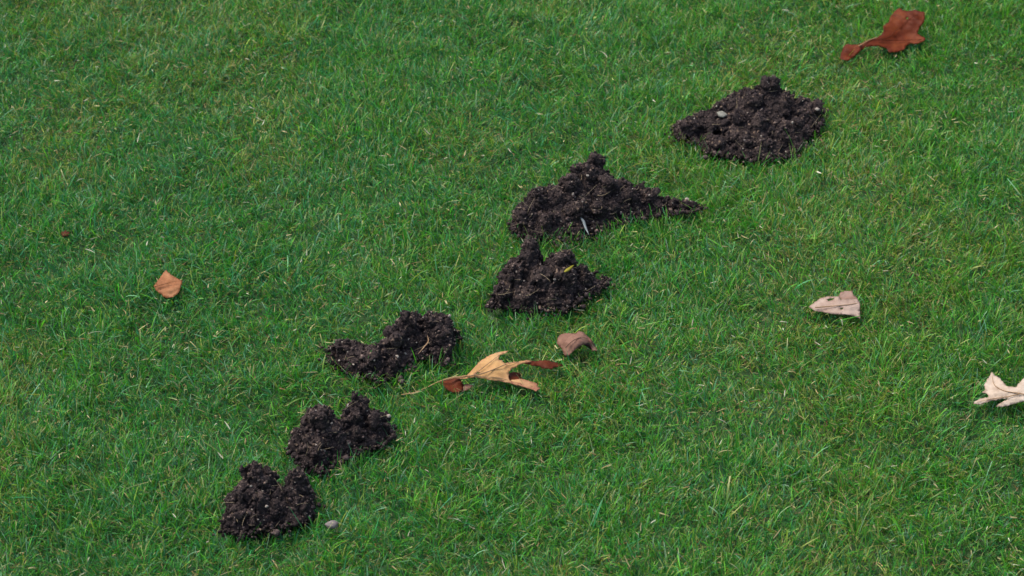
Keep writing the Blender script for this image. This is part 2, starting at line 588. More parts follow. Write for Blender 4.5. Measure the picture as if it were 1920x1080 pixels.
stone(1353, 214, 6.8, .5, M_STONE, 'pale grey-green flat stone lying on the farthest molehill', heap_z(1353, 214) + .002, rot=-.5, seed=3)
stone(622, 984, 8.5, .85, M_PEB, 'small rounded mauve-grey pebble half sunk in grass right of the lowest molehill', .017, 'pebble', 'pebble', 1.3, .2, 4)
stone(1532, 205, 3.2, .6, M_GRIT, 'small white chip on the right end of the farthest molehill', heap_z(1532, 205) + .001, 'stone', 'stone', 1.3, .2, 5)
stone(729, 780, 3.4, .8, M_GRIT, 'small white stone on the right-hand tip of the knobbed molehill', heap_z(728, 781) + .001, 'stone', 'stone', 1.2, .2, 6)
stone(500, 949, 2.8, .8, M_GRIT, 'small ochre-white stone in the front of the lowest molehill', heap_z(500, 949) + .001, 'stone', 'stone', 1.2, .2, 7)
stone(744, 669, 3.0, .8, M_GRIT, 'small cream stone in the hollow of the boot-shaped molehill', heap_z(744, 669) + .001, 'stone', 'stone', 1.2, .2, 8)

# ------------------------------------------------------------------ fallen leaves
LIE = .55          # how far the given heights sink into the turf


def patch(outline, zpts, mats_idx, holes=(), jag=.8, spacing=4.5, seed=0, crk=.6, thick=.0004, tint=()):
    """a curled piece of leaf: outline in photo pixels, heights (mm) at scattered pixels; returns verts, faces, material per face, rim"""
    r = np.random.default_rng(seed)
    pts = []
    P = [np.array(p, float) for p in outline]
    for k in range(len(P)):
        a, b = P[k], P[(k + 1) % len(P)]
        n = max(1, int(np.linalg.norm(b - a) / 2.6))
        for q in range(n):
            p = a + (b - a) * q / n
            if q:
                p = p + r.normal(0, jag * .45, 2)
            pts.append(p)
    nb = len(pts)
    edges = [(i, (i + 1) % nb) for i in range(nb)]
    hl = []
    for h in holes:
        s0 = len(pts)
        for p in h:
            pts.append(np.array(p, float))
        edges += [(s0 + i, s0 + (i + 1) % len(h)) for i in range(len(h))]
        hl.append(h)
    B = np.array(pts)
    x0, y0 = B.min(0); x1, y1 = B.max(0)
    gx, gy = np.meshgrid(np.arange(x0, x1, spacing), np.arange(y0, y1, spacing * .8))
    gx = gx.ravel() + r.uniform(-.8, .8, gx.size); gy = gy.ravel() + r.uniform(-.8, .8, gy.size)
    m = inpoly(gx, gy, B[:nb])
    G = np.stack([gx, gy], -1)[m]
    if len(G):
        d = np.min(np.linalg.norm(G[:, None] - B[None], axis=2), axis=1)
        G = G[d > 1.5]
    A = np.concatenate([B, G]) if len(G) else B
    vo, _, fo, *_ = delaunay_2d_cdt([Vector(p) for p in A], edges, [], 2 if False else 0, 1e-4)
    A = np.array([v[:] for v in vo])
    Fc = []
    for f in fo:
        c = A[list(f)].mean(0)
        if not inpoly(c[:1], c[1:], B[:nb])[0]:
            continue
        if any(inpoly(c[:1], c[1:], h)[0] for h in hl):
            continue
        Fc.append(list(f))
    Z = np.array(zpts, float)
    d2 = ((A[:, None, 0] - Z[None, :, 0]) ** 2 + (A[:, None, 1] - Z[None, :, 1]) ** 2) + 30
    if len(Z) < 5:
        wt = 1 / d2 ** 1.0
        z = (wt * Z[None, :, 2]).sum(1) / wt.sum(1) * .001
    else:                    # thin-plate surface through the given heights
        sc_ = max(x1 - x0, y1 - y0)
        def phi(d_):
            d_ = np.maximum(d_, 1e-9)
            return d_ ** 2 * np.log(d_)
        Q = Z[:, :2] / sc_; Aq = A / sc_
        nq = len(Q)
        K = phi(np.linalg.norm(Q[:, None] - Q[None], axis=2)) + np.eye(nq) * .004
        Pq = np.c_[np.ones(nq), Q]
        M = np.block([[K, Pq], [Pq.T, np.zeros((3, 3))]])
        w_ = np.linalg.lstsq(M, np.r_[Z[:, 2], 0, 0, 0], rcond=None)[0]
        z = phi(np.linalg.norm(Aq[:, None] - Q[None], axis=2)) @ w_[:nq] + np.c_[np.ones(len(Aq)), Aq] @ w_[nq:]
        z = np.clip(z, Z[:, 2].min() - 6, Z[:, 2].max() + 6) * .001
    z = z * LIE
    # small crinkles
    z += np.array([noise.noise(Vector((p[0] * .06, p[1] * .1, seed))) for p in A]) * .0022 * crk
    z += np.array([noise.noise(Vector((p[0] * .2, p[1] * .25, seed + 5))) for p in A]) * .0009 * crk
    W = unproj(A[:, 0], A[:, 1], z)
    db = np.min(np.linalg.norm(A[:, None] - B[None, :], axis=2), axis=1)
    rag = np.array([noise.noise(Vector((p[0] * .12, p[1] * .12, seed + 9))) for p in A])
    br = np.clip(.55 - db / (4 + 4 * rag), 0, .6) + np.clip(rag - .25, 0, 1) * .8
    if len(tint):
        Tn = np.array(tint, float)
        wt2 = 1 / (((A[:, None] - Tn[None, :, :2]) ** 2).sum(2) + 20) ** 1.2
        br = br + (wt2 * Tn[None, :, 2]).sum(1) / wt2.sum(1)
    br = np.clip(br, 0, 1)
    used = sorted({i for f in Fc for i in f}); mp = {u: i for i, u in enumerate(used)}
    W = W[used]; br = br[used]; Fc = [[mp[i] for i in f] for f in Fc]
    # face towards the viewer
    Ff = []
    for f in Fc:
        a, b, c = W[f[0]], W[f[1]], W[f[2]]
        nn = np.cross(b - a, c - a)
        if np.dot(nn, CAMP - a) < 0:
            f = f[::-1]
        Ff.append(f)
    # front and back shell with a rim
    nrm = np.zeros_like(W)
    for f in Ff:
        a, b, c = W[f[0]], W[f[1]], W[f[2]]
        nn = np.cross(b - a, c - a)
        for q in f:
            nrm[q] += nn
    nrm /= np.linalg.norm(nrm, axis=1, keepdims=True) + 1e-12
    n = len(W)
    V2 = np.concatenate([W, W - nrm * thick])
    ed = {}
    for f in Ff:
        for q in range(len(f)):
            ed[(f[q], f[(q + 1) % len(f)])] = 1
    rim = [(a, b) for (a, b) in ed if (b, a) not in ed]
    faces = [tuple(f) for f in Ff] + [tuple(q + n for q in f[::-1]) for f in Ff] + [(b, a, a + n, b + n) for a, b in rim]
    fm = [mats_idx[0]] * len(Ff) + [mats_idx[1]] * len(Ff) + [mats_idx[0]] * len(rim)
    for p in W:
        pass
    stamp(W, Ff)
    return V2, faces, fm, np.concatenate([br, br])


def stamp(W, Ff):
    for f in Ff:
        T = W[list(f)[:3]]
        for wts in ((1, 0, 0), (0, 1, 0), (0, 0, 1), (.34, .33, .33), (.5, .5, 0), (0, .5, .5), (.5, 0, .5)):
            p = wts[0] * T[0] + wts[1] * T[1] + wts[2] * T[2]
            i, j = cell(p[0], p[1])
            CAP[i, j] = min(CAP[i, j], p[2])


def smooth_path(pts, n=24):
    """catmull-rom through (px, py, z_mm)"""
    P = np.array(pts, float); P = np.vstack([2 * P[0] - P[1], P, 2 * P[-1] - P[-2]])
    out = []
    m = len(P) - 3
    for i in range(m):
        for t in np.linspace(0, 1, max(2, n // m), endpoint=(i == m - 1)):
            a, b, c, d = P[i:i + 4]
            out.append(.5 * (2 * b + (c - a) * t + (2 * a - 5 * b + 4 * c - d) * t * t + (3 * b - a - 3 * c + d) * t ** 3))
    return np.array(out)


def path_tube(name, pts, r0, r1, m, root, lift=0.0):
    Q = smooth_path(pts)
    W = unproj(Q[:, 0], Q[:, 1], Q[:, 2] * .001 * LIE + lift + .0004)
    Vt, Ft = tube(W, np.linspace(r0, r1, len(W)))
    base = np.array(root.location)
    return new_mesh_obj(name, np.array(Vt) - base, Ft, [m], root)


def leaf(name, label, patches, mats, tubes=(), cat='leaf', group=None):
    Vs, Fs, Ms, Bs, off = [], [], [], [], 0
    for p in patches:
        v, f, m, b_ = patch(**p); Bs.append(b_)
        Vs.append(v); Fs += [tuple(q + off for q in ff) for ff in f]; Ms += m; off += len(v)
    Vs = np.concatenate(Vs)
    base = np.array([Vs[:, 0].mean(), Vs[:, 1].mean(), max(0.0, Vs[:, 2].min())])
    root = empty(name, tuple(base))
    tag(root, label, cat, group)
    bo = new_mesh_obj('blade', Vs - base, Fs, mats, root, fmat=Ms)
    bo.data.attributes.new('brown', 'FLOAT', 'POINT').data.foreach_set('value', np.concatenate(Bs).astype(np.float32))
    for t in tubes:
        path_tube(root=root, **t)
    return root


def zc(o, s_, pts):
    return [(o[0] + u / s_, o[1] + v / s_) for u, v in pts]


def zz(o, s_, pts):
    return [(o[0] + u / s_, o[1] + v / s_, z) for u, v, z in pts]


LG = 'fallen plane tree leaves on the lawn'
# tan leaf lying pale side up, its lobe tips rolled under
O, S = (740, 600), 4.683
upper = zc(O, S, [(590, 500), (640, 480), (700, 415), (760, 352), (830, 312), (890, 287), (950, 276), (1005, 268), (985, 288), (950, 300), (920, 312), (914, 350),
                  (944, 352), (950, 368), (968, 382), (1000, 374), (1060, 366), (1130, 358), (1180, 352), (1205, 366), (1130, 378), (1080, 398), (1070, 412),
                  (1030, 428), (1005, 452), (1000, 492), (1010, 530), (1055, 545), (1110, 555), (1145, 588), (1050, 566), (950, 542), (850, 528), (760, 512), (700, 500), (640, 515)])
low_tip = zc(O, S, [(1010, 528), (1110, 515), (1150, 525), (1200, 540), (1235, 549), (1258, 570), (1250, 580), (1280, 600), (1258, 612), (1240, 628), (1215, 610), (1185, 604), (1143, 590), (1060, 562)])
inner = zc(O, S, [(1000, 492), (1004, 470), (1040, 456), (1085, 462), (1110, 476), (1104, 502), (1130, 520), (1080, 532), (1010, 532)])
right = zc(O, S, [(1110, 372), (1180, 354), (1250, 357), (1330, 354), (1400, 366), (1440, 380), (1482, 398), (1440, 412), (1400, 416), (1375, 432), (1340, 424), (1310, 424), (1270, 405), (1220, 402), (1180, 388)])
redl = zc(O, S, [(388, 546), (450, 524), (520, 508), (575, 512), (590, 545), (608, 570), (600, 612), (560, 636), (510, 636), (478, 622), (440, 592), (405, 565)])
grey = zc(O, S, [(600, 566), (640, 560), (690, 572), (668, 598), (625, 618), (580, 634)])
neck = zc(O, S, [(400, 541), (450, 521), (520, 502), (600, 488), (660, 480), (640, 515), (590, 516), (520, 510), (450, 528)])
leaf('plane_leaf', 'large tan lobed leaf with rolled red-brown tips and long stalk, beside the boot-shaped molehill', [
    dict(outline=upper, zpts=zz(O, S, [(600, 495, 30), (700, 490, 38), (760, 380, 42), (950, 290, 50), (1000, 270, 52), (760, 505, 33), (950, 380, 42), (960, 520, 31), (1060, 390, 40), (1180, 356, 38), (1130, 575, 25), (900, 440, 44)]),
         tint=zz(O, S, [(700, 420, 0), (900, 400, 0), (850, 490, .05), (960, 535, .35), (1140, 585, .7), (1060, 380, 0), (1000, 275, .1)]),
         mats_idx=(0, 1), holes=[zc(O, S, [(700, 466), (722, 458), (748, 458), (744, 470), (715, 474)])], seed=1),
    dict(outline=low_tip, zpts=zz(O, S, [(1010, 530, 25), (1150, 560, 24), (1270, 600, 22)]), tint=zz(O, S, [(1010, 520, 0), (1080, 545, .25), (1150, 560, .65), (1275, 600, 1)]), mats_idx=(0, 1), seed=2, jag=.5),
    dict(outline=inner, zpts=zz(O, S, [(1000, 490, 22), (1100, 500, 18)]), mats_idx=(1, 0), seed=3, jag=.4),
    dict(outline=right, zpts=zz(O, S, [(1120, 374, 38), (1300, 358, 38), (1300, 420, 28), (1480, 400, 26)]), mats_idx=(1, 0), seed=4, jag=1.3),
    dict(outline=redl, zpts=zz(O, S, [(390, 546, 28), (575, 512, 30), (500, 630, 17), (600, 610, 18)]), mats_idx=(1, 0), seed=5),
    dict(outline=grey, zpts=zz(O, S, [(600, 566, 18), (680, 572, 20), (600, 625, 16)]), mats_idx=(2, 1), seed=6),
    dict(outline=neck, zpts=zz(O, S, [(380, 545, 29), (520, 505, 33), (660, 480, 38)]), mats_idx=(0, 1), seed=8, jag=.3)],
    [L_TAN, L_RED, L_MAUVE, L_RTAN],
    [dict(name='stalk', pts=zz(O, S, [(640, 492, 38), (500, 506, 35), (380, 545, 31), (280, 594, 27), (180, 636, 23), (60, 656, 18)]), r0=.0008, r1=.0006, m=L_STALK),
     dict(name='vein', pts=zz(O, S, [(640, 494, 37), (780, 466, 41), (900, 420, 45), (990, 384, 44), (1090, 366, 41)]), r0=.0008, r1=.0004, m=L_VEIN, lift=.0006),
     dict(name='vein', pts=zz(O, S, [(690, 486, 39), (760, 430, 43), (850, 360, 47), (930, 300, 50)]), r0=.0006, r1=.0003, m=L_VEIN, lift=.0006),
     dict(name='vein', pts=zz(O, S, [(700, 492, 37), (800, 500, 36), (900, 505, 35), (990, 525, 30)]), r0=.0006, r1=.0003, m=L_VEIN, lift=.0004)],
    group=LG)

O, S = (1540, 0), 8
leaf('plane_leaf', 'rust red leaf with a raised lobe, top right of the lawn behind the farthest molehill', [
    dict(outline=zc(O, S, [(520, 690), (610, 640), (720, 590), (850, 556), (905, 520), (935, 450), (925, 390), (1010, 330), (1045, 230), (1100, 165), (1170, 112), (1225, 155), (1290, 165), (1400, 148),
                           (1480, 165), (1548, 185), (1552, 260), (1530, 345), (1470, 420), (1440, 505), (1500, 540), (1562, 572), (1530, 625), (1450, 655), (1330, 652), (1270, 690),
                           (1235, 752), (1130, 782), (1010, 782), (970, 720), (850, 690), (760, 690), (680, 704), (600, 755), (545, 770)]),
         zpts=zz(O, S, [(600, 690, 26), (760, 620, 34), (950, 560, 32), (1000, 740, 22), (1200, 740, 20), (1500, 600, 34), (1350, 600, 26), (1100, 400, 44), (1180, 130, 66), (1500, 200, 74), (1500, 350, 56), (1300, 350, 50), (1150, 560, 26)]),
         mats_idx=(0, 1), seed=11, jag=1.0, holes=[zc(O, S, [(1275, 262), (1305, 255), (1300, 285), (1278, 292)])]),
    dict(outline=zc(O, S, [(276, 878), (292, 800), (330, 706), (365, 668), (400, 655), (470, 668), (540, 665), (610, 680), (590, 755), (520, 825), (450, 870), (395, 910), (340, 898), (300, 896)]),
         zpts=zz(O, S, [(285, 880, 14), (400, 670, 30), (600, 690, 28), (420, 880, 14)]), mats_idx=(0, 1), seed=12)],
    [L_RED2, L_PINK],
    [dict(name='stalk', pts=zz(O, S, [(560, 690, 29), (620, 655, 33), (720, 600, 36), (840, 560, 38)]), r0=.0009, r1=.0006, m=L_STALK),
     dict(name='vein', pts=zz(O, S, [(850, 600, 36), (1000, 560, 34), (1150, 430, 42), (1300, 300, 55), (1450, 220, 72)]), r0=.0007, r1=.0003, m=L_RED, lift=.0003),
     dict(name='vein', pts=zz(O, S, [(900, 600, 35), (1100, 600, 30), (1300, 600, 29), (1500, 590, 34)]), r0=.0007, r1=.0003, m=L_RED, lift=.0003)],
    group=LG)

O, S = (740, 600), 4.683
leaf('curled_leaf', 'mauve brown leaf arched over the grass, right of the large tan leaf', [
    dict(outline=zc(O, S, [(1428, 160), (1450, 130), (1500, 114), (1590, 118), (1620, 93), (1655, 105), (1695, 142), (1742, 190), (1690, 205), (1625, 232), (1575, 268), (1535, 312), (1490, 314), (1466, 250), (1424, 212)]),
         zpts=zz(O, S, [(1430, 165, 30), (1430, 212, 24), (1500, 120, 40), (1620, 95, 42), (1742, 190, 30), (1600, 180, 48), (1500, 310, 18), (1640, 225, 38)]), mats_idx=(0, 1), seed=21),
    dict(outline=zc(O, S, [(1690, 140), (1720, 165), (1745, 198), (1768, 240), (1782, 275), (1760, 266), (1738, 268), (1725, 240), (1715, 205)]),
         zpts=zz(O, S, [(1700, 150, 38), (1780, 270, 16)]), mats_idx=(0, 1), seed=22, jag=.5),
    dict(outline=zc(O, S, [(1660, 215), (1690, 202), (1722, 205), (1736, 232), (1738, 262), (1712, 250), (1690, 232)]),
         zpts=zz(O, S, [(1690, 205, 24), (1735, 260, 16)]), mats_idx=(1, 0), seed=23, jag=.4)],
    [L_MAUVE, L_MAUVED],
    [dict(name='vein', pts=zz(O, S, [(1500, 240, 34), (1560, 185, 47), (1640, 150, 46), (1700, 165, 38)]), r0=.0007, r1=.0004, m=L_MAUVE, lift=.0004)],
    group=LG)

O, S = (1480, 520), 4.155
leaf('plane_leaf', 'pale pinkish triangular leaf lying flat in grass, above the cream lobed leaf', [
    dict(outline=zc(O, S, [(150, 230), (195, 195), (240, 165), (290, 150), (385, 148), (400, 175), (440, 170), (530, 165), (552, 205), (548, 260), (555, 322), (500, 300), (440, 290), (330, 285), (240, 265), (200, 262)]),
         zpts=zz(O, S, [(150, 230, 24), (290, 155, 34), (400, 200, 36), (330, 280, 26), (550, 210, 34), (550, 320, 24)]), mats_idx=(0, 1), seed=31,
         holes=[zc(O, S, [(292, 172), (320, 165), (348, 160), (340, 176), (305, 184)]), zc(O, S, [(395, 240), (420, 235), (415, 248), (400, 252)])]),
    dict(outline=zc(O, S, [(383, 148), (398, 118), (440, 104), (492, 104), (500, 140), (532, 162), (540, 185), (470, 180), (405, 176)]),
         zpts=zz(O, S, [(400, 118, 37), (490, 105, 38), (400, 175, 34), (530, 180, 34)]), mats_idx=(2, 0), seed=32, jag=1.1)],
    [L_PINK, L_MAUVE, L_BRN],
    [dict(name='vein', pts=zz(O, S, [(200, 235, 28), (320, 225, 33), (440, 215, 35), (540, 200, 34)]), r0=.0007, r1=.0004, m=L_VEIN, lift=.0004)], group=LG)

leaf('plane_leaf', 'pale cream lobed leaf with pointed tips, cut by the right edge of the photo', [
    dict(outline=zc(O, S, [(1434, 985), (1445, 965), (1500, 942), (1552, 930), (1540, 906), (1500, 896), (1528, 872), (1514, 842), (1558, 772), (1578, 735), (1602, 765), (1640, 782), (1668, 818), (1692, 846),
                           (1760, 856), (1800, 815), (1830, 782), (1880, 742), (1930, 700), (1945, 760), (1990, 790), (1950, 850), (2060, 880), (2160, 900), (2110, 940), (2030, 965), (2060, 1010), (1950, 1000), (1900, 960),
                           (1830, 965), (1750, 985), (1690, 1003), (1655, 1012), (1612, 1002), (1650, 976), (1705, 946), (1650, 948), (1580, 958), (1520, 978), (1488, 992)]),
         zpts=zz(O, S, [(1440, 980, 22), (1560, 940, 32), (1620, 1005, 24), (1580, 740, 34), (1620, 880, 36), (1750, 900, 40), (1900, 750, 46), (1900, 920, 40), (2150, 900, 20), (2050, 1000, 20), (1800, 970, 32)]),
         mats_idx=(0, 1), seed=41, jag=1.3, crk=.9)],
    [L_CREAM, L_MAUVE],
    [dict(name='vein', pts=zz(O, S, [(1900, 930, 41), (1800, 905, 41), (1680, 885, 38), (1600, 840, 35), (1578, 760, 34)]), r0=.0008, r1=.0003, m=L_VEIN, lift=.0004),
     dict(name='vein', pts=zz(O, S, [(1800, 906, 41), (1700, 930, 36), (1560, 950, 31), (1460, 972, 24)]), r0=.0007, r1=.0003, m=L_VEIN, lift=.0004),
     dict(name='vein', pts=zz(O, S, [(1860, 925, 41), (1880, 850, 43), (1920, 730, 46)]), r0=.0007, r1=.0003, m=L_VEIN, lift=.0004)], group=LG)

O, S = (80, 400), 5.4
leaf('small_leaf', 'small orange-brown cupped leaf alone on the left side of the lawn', [
    dict(outline=zc(O, S, [(1122, 740), (1180, 660), (1222, 600), (1252, 572), (1305, 625), (1360, 655), (1422, 682), (1400, 735), (1375, 800), (1325, 852), (1245, 854), (1180, 812)]),
         zpts=zz(O, S, [(1125, 740, 24), (1252, 575, 33), (1420, 682, 36), (1270, 700, 31), (1325, 850, 18), (1190, 800, 19)]), mats_idx=(0, 1), seed=51, jag=1.2, crk=1.0)],
    [L_ORANGE, L_MAUVE],
    [dict(name='vein', pts=zz(O, S, [(1135, 742, 27), (1230, 715, 31), (1320, 690, 36), (1410, 682, 43)]), r0=.0006, r1=.0003, m=L_ORANGE, lift=.0005)], group=LG)
leaf('small_leaf', 'tiny dark red-brown leaf scrap sunk in grass near the left edge', [
    dict(outline=zc(O, S, [(180, 212), (196, 182), (214, 186), (232, 166), (250, 184), (266, 182), (276, 204), (258, 212), (252, 232), (228, 226), (206, 238)]),
         zpts=zz(O, S, [(180, 205, 14), (230, 168, 22), (230, 238, 13), (280, 212, 15)]), mats_idx=(0, 1), seed=61, jag=1.2)],
    [L_SCRAP, L_MAUVE], group=LG)


def dry_blade(name, label, pts, w_, m, cat='grass blade'):
    """a single loose flat blade bent over what it lies on, as a folded strip with thickness"""
    Q = smooth_path(pts, 12)
    W = unproj(Q[:, 0], Q[:, 1], Q[:, 2] * .001)
    n = len(W)
    d = np.gradient(W, axis=0); d /= np.linalg.norm(d, axis=1, keepdims=True)
    sd_ = np.cross(d, [0, -.5, .86]); sd_ /= np.linalg.norm(sd_, axis=1, keepdims=True)
    ww = w_ * np.sin(np.linspace(.35, 2.95, n))[:, None]
    up = np.cross(sd_, d)
    base = W.mean(0)
    Vv = np.concatenate([W - sd_ * ww + up * .0005, W, W + sd_ * ww + up * .0005, W + up * -.0004]) - base
    F2 = []
    for i in range(n - 1):
        for a, b in ((0, 1), (1, 2), (2, 3), (3, 0)):
            F2.append((a * n + i, b * n + i, b * n + i + 1, a * n + i + 1))
    F2 += [(0, n, 2 * n, 3 * n), (n - 1, 4 * n - 1, 3 * n - 1, 2 * n - 1)]
    o = new_mesh_obj(name, Vv, F2, [m]); o.location = tuple(base)
    return tag(o, label, cat)


h = heap_z(1068, 503) * 1000
dry_blade('straw_wisp', 'short bright yellow blade lying on the two-horned molehill', [(1058, 510, h + 1), (1066, 505, h + 4), (1076, 497, h + 4)], .0022, L_YEL)
h = heap_z(1092, 415) * 1000
dry_blade('straw_wisp', 'pale blue-grey dry blade leaning on the front of the pointed ridge molehill', [(1088, 407, h + 4), (1094, 415, h + 4), (1098, 427, h), (1104, 440, h - 4)], .0018, L_BLU)
h = heap_z(800, 642) * 1000
dry_blade('straw_wisp', 'bent ochre grass stem arching over the boot-shaped molehill', [(784, 664, h + 4), (794, 652, h + 10), (803, 640, h + 10), (801, 628, h + 12)], .0007, L_VEIN)

# ------------------------------------------------------------------ the lawn
def blades(n, x, y, L, Wd, th0, bend, phi, roll, col, tipcol, rows=5, cut=None, z0=0):
    """n curved blades; returns verts, colours"""
    t = np.linspace(0, 1, rows)
    zz_ = np.zeros((n, rows)); hh = np.zeros((n, rows)); 
    seg = L / (rows - 1)
    for k in range(1, rows):
        th = th0 + bend * (t[k] - .5 / (rows - 1))
        hh[:, k] = hh[:, k - 1] + np.sin(th) * seg
        zz_[:, k] = zz_[:, k - 1] + np.cos(th) * seg
    side = (t[None] ** 2) * (L * roll * .35)[:, None]
    cx, sx = np.cos(phi)[:, None], np.sin(phi)[:, None]
    X = x[:, None] + hh * cx - side * sx
    Y = y[:, None] + hh * sx + side * cx
    Z = ground_z(x, y)[:, None] + zz_ + np.reshape(z0, (-1, 1))
    prof = np.interp(t, [0, .15, .6, .85, 1], [.65, 1, .9, .55, .12])[None] * np.ones((n, 1))
    if cut is not None:
        prof[cut, -1] = .7; prof[cut, -2] = .85
    half = prof * Wd[:, None] * .5
    # width direction: across the blade, rolled a little out of the horizontal
    rz = np.sin(roll * 1.6)[:, None]
    rc = np.cos(roll * 1.6)[:, None]
    wx, wy, wz = -sx * rc, cx * rc, rz
    # blades held up or pressed down by what lies on them
    i, j = cell(X, Y)
    inside = (X > CX0) & (X < CX1) & (Y > CY0) & (Y < CY1)
    cap = np.where(inside & (rng.random(n) > .10)[:, None], CAP[i, j], 9.0)
    Z = np.minimum(Z, np.maximum(cap - .0035, .001))
    A = np.stack([X - wx * half, Y - wy * half, Z - wz * half], -1)
    B = np.stack([X + wx * half, Y + wy * half, Z + wz * half], -1)
    Vv = np.stack([A, B], 2).reshape(-1, 3)                  # n, rows, 2
    c = col[:, None, :] * (1 - t[None, :, None] ** 2.5) + tipcol[:, None, :] * (t[None, :, None] ** 2.5)
    c = np.repeat(c[:, :, None, :], 2, axis=2).reshape(-1, 3)
    return Vv, c


PAL = np.array([[.034, .188, .019],    # mid green
                [.016, .110, .017],    # deep green
                [.024, .150, .052],    # blue green
                [.078, .240, .018],    # fresh yellow green
                [.155, .205, .034],    # yellowing
                [.280, .210, .090],    # straw
                [.165, .087, .030],    # brown
                [.105, .225, .112]])   # pale grey green: highlights of glossy blade backs painted into the colour


def scatter(n, xr, yr, keep):
    x = rng.uniform(*xr, n); y = rng.uniform(*yr, n)
    m = keep(x, y)
    return x[m], y[m]


def in_view(x, y, mx=70, my=110):
    P = np.stack([x, y, np.full(x.shape, .01)], -1)
    u, v = project(P)
    return (u > -mx) & (u < 1920 + mx) & (v > -my * .7) & (v < 1080 + my * 1.5)


TILE = 0.25
_cu, _cv = np.meshgrid(np.linspace(-30, 1950, 120), np.linspace(-40, 1180, 120))
_cp = unproj(_cu.ravel(), _cv.ravel(), .01)
CORE = {(int(a), int(b)) for a, b in zip(np.floor(_cp[:, 0] / TILE), np.floor(_cp[:, 1] / TILE))}
_core = np.zeros((64, 64), bool)
for a_, b_ in CORE:
    _core[a_ + 32, b_ + 32] = True


def core_cell(x, y):
    i = np.floor(np.asarray(x) / TILE).astype(int) + 32; j = np.floor(np.asarray(y) / TILE).astype(int) + 32
    return _core[np.clip(i, 0, 63), np.clip(j, 0, 63)]


def heap_here(x, y):
    i, j = cell(x, y)
    ins = (x > CX0) & (x < CX1) & (y > CY0) & (y < CY1)
    return np.where(ins, HEAP[i, j], 0)


def build_layer(x, y, Lm, Wm, lean_m, spread, kind='long'):
    n = len(x)
    # clumps share a lean direction; the clump is a jittered cell of two sizes
    fa = N3(x, y, .028) * 4 * math.pi
    fb = N4(x, y, .11) * 2 * math.pi
    ph = np.where(rng.random(n) < .6, fa, fb) + rng.normal(0, .9, n)
    ph = np.where(rng.random(n) < .25, rng.uniform(0, 2 * math.pi, n), ph)
    pat = N5(x, y, .16); pat2 = N2(x, y, .035); pat3 = N1(x, y, .5)
    L = Lm * (.82 + .36 * N1(x, y, .012)) * np.exp(rng.normal(0, .28, n)) * (.55 + .62 * pat2 + .38 * pat)
    Wd = Wm * np.exp(rng.normal(0, .25, n))
    th0 = np.abs(rng.normal(lean_m, spread, n)).clip(0, 1.35)
    bend = rng.gamma(2.0, .27, n)
    roll = rng.normal(0, .5, n)
    # species, health and painted highlights by patch
    px, _ = project(np.stack([x, y, np.zeros(n)], -1))
    right = np.clip((px - 300) / 1400, 0, 1)
    P = np.zeros((n, len(PAL)))
    P[:, 0] = .34
    P[:, 1] = .15 + .20 * (pat2 < .4)
    P[:, 2] = .28 - .19 * right + .15 * (pat3 > .52) * (pat2 > .3)
    P[:, 3] = .10 + .24 * right + .16 * (pat > .58)
    yel = np.clip((N3(x * .8 + 2, y * .45, .11) - .55) * 4, 0, 1)
    P[:, 4] = .075 + .05 * right + .30 * yel
    P[:, 5] = .035 + .12 * yel * (pat2 > .4) + .05 * (N3(x + 5, y, .07) > .74)
    P[:, 6] = .024 + .05 * yel
    P[:, 7] = .09 + .07 * (N4(x, y, .06) > .62)  # share of blades with the pale highlight put into their colour
    P /= P.sum(1, keepdims=True)
    r_ = rng.random(n)[:, None]
    k = (np.cumsum(P, 1) < r_).sum(1).clip(0, len(PAL) - 1)
    col = PAL[k] * np.exp(rng.normal(0, .26, n))[:, None] * np.exp(rng.normal(0, .07, (n, 3)))
    tip = col.copy()
    dead = rng.random(n) < .15
    tip[dead] = np.array([.30, .26, .11]) * np.exp(rng.normal(0, .25, dead.sum()))[:, None]
    straw = (k == 5) | (k == 6)
    th0[straw] = rng.uniform(.7, 1.5, straw.sum()); L[straw] *= .8; Wd[straw] *= .85
    cut = rng.random(n) < .3
    # young blades on the rim of a heap are half buried
    hz = heap_here(x, y)
    L = np.where(hz > .004, np.maximum(L, np.minimum(hz, .012) + .010), L)
    return blades(n, x, y, L, Wd, th0, bend, ph, roll, col, tip, cut=cut)


def keep_core(x, y):
    hz = heap_here(x, y)
    ok = core_cell(x, y)
    bare = (hz > .010) & (rng.random(len(x)) > .016)
    dens = rng.random(len(x)) < (.45 + .42 * N2(x, y, .035) + .55 * (N4(x, y, .009) > .35))
    return ok & ~bare & dens


VV, CC = [], []
AREA = 2.5 * 3.0
x, y = scatter(int(AREA * 1e4 * 11.0), (-1.25, 1.25), (-1.25, 1.75), keep_core)
v, c = build_layer(x, y, .0160, .00105, .42, .30); VV.append(v); CC.append(c)
# low undergrowth
x, y = scatter(int(AREA * 1e4 * 6.5), (-1.25, 1.25), (-1.25, 1.75), keep_core)
v, c = build_layer(x, y, .0125, .0012, .75, .35); VV.append(v); CC.append(c)
# taller strays standing above the mat
x, y = scatter(int(AREA * 1e4 * .05), (-1.25, 1.25), (-1.25, 1.75), keep_core)
v, c = build_layer(x, y, .027, .0013, .5, .35); VV.append(v); CC.append(c)

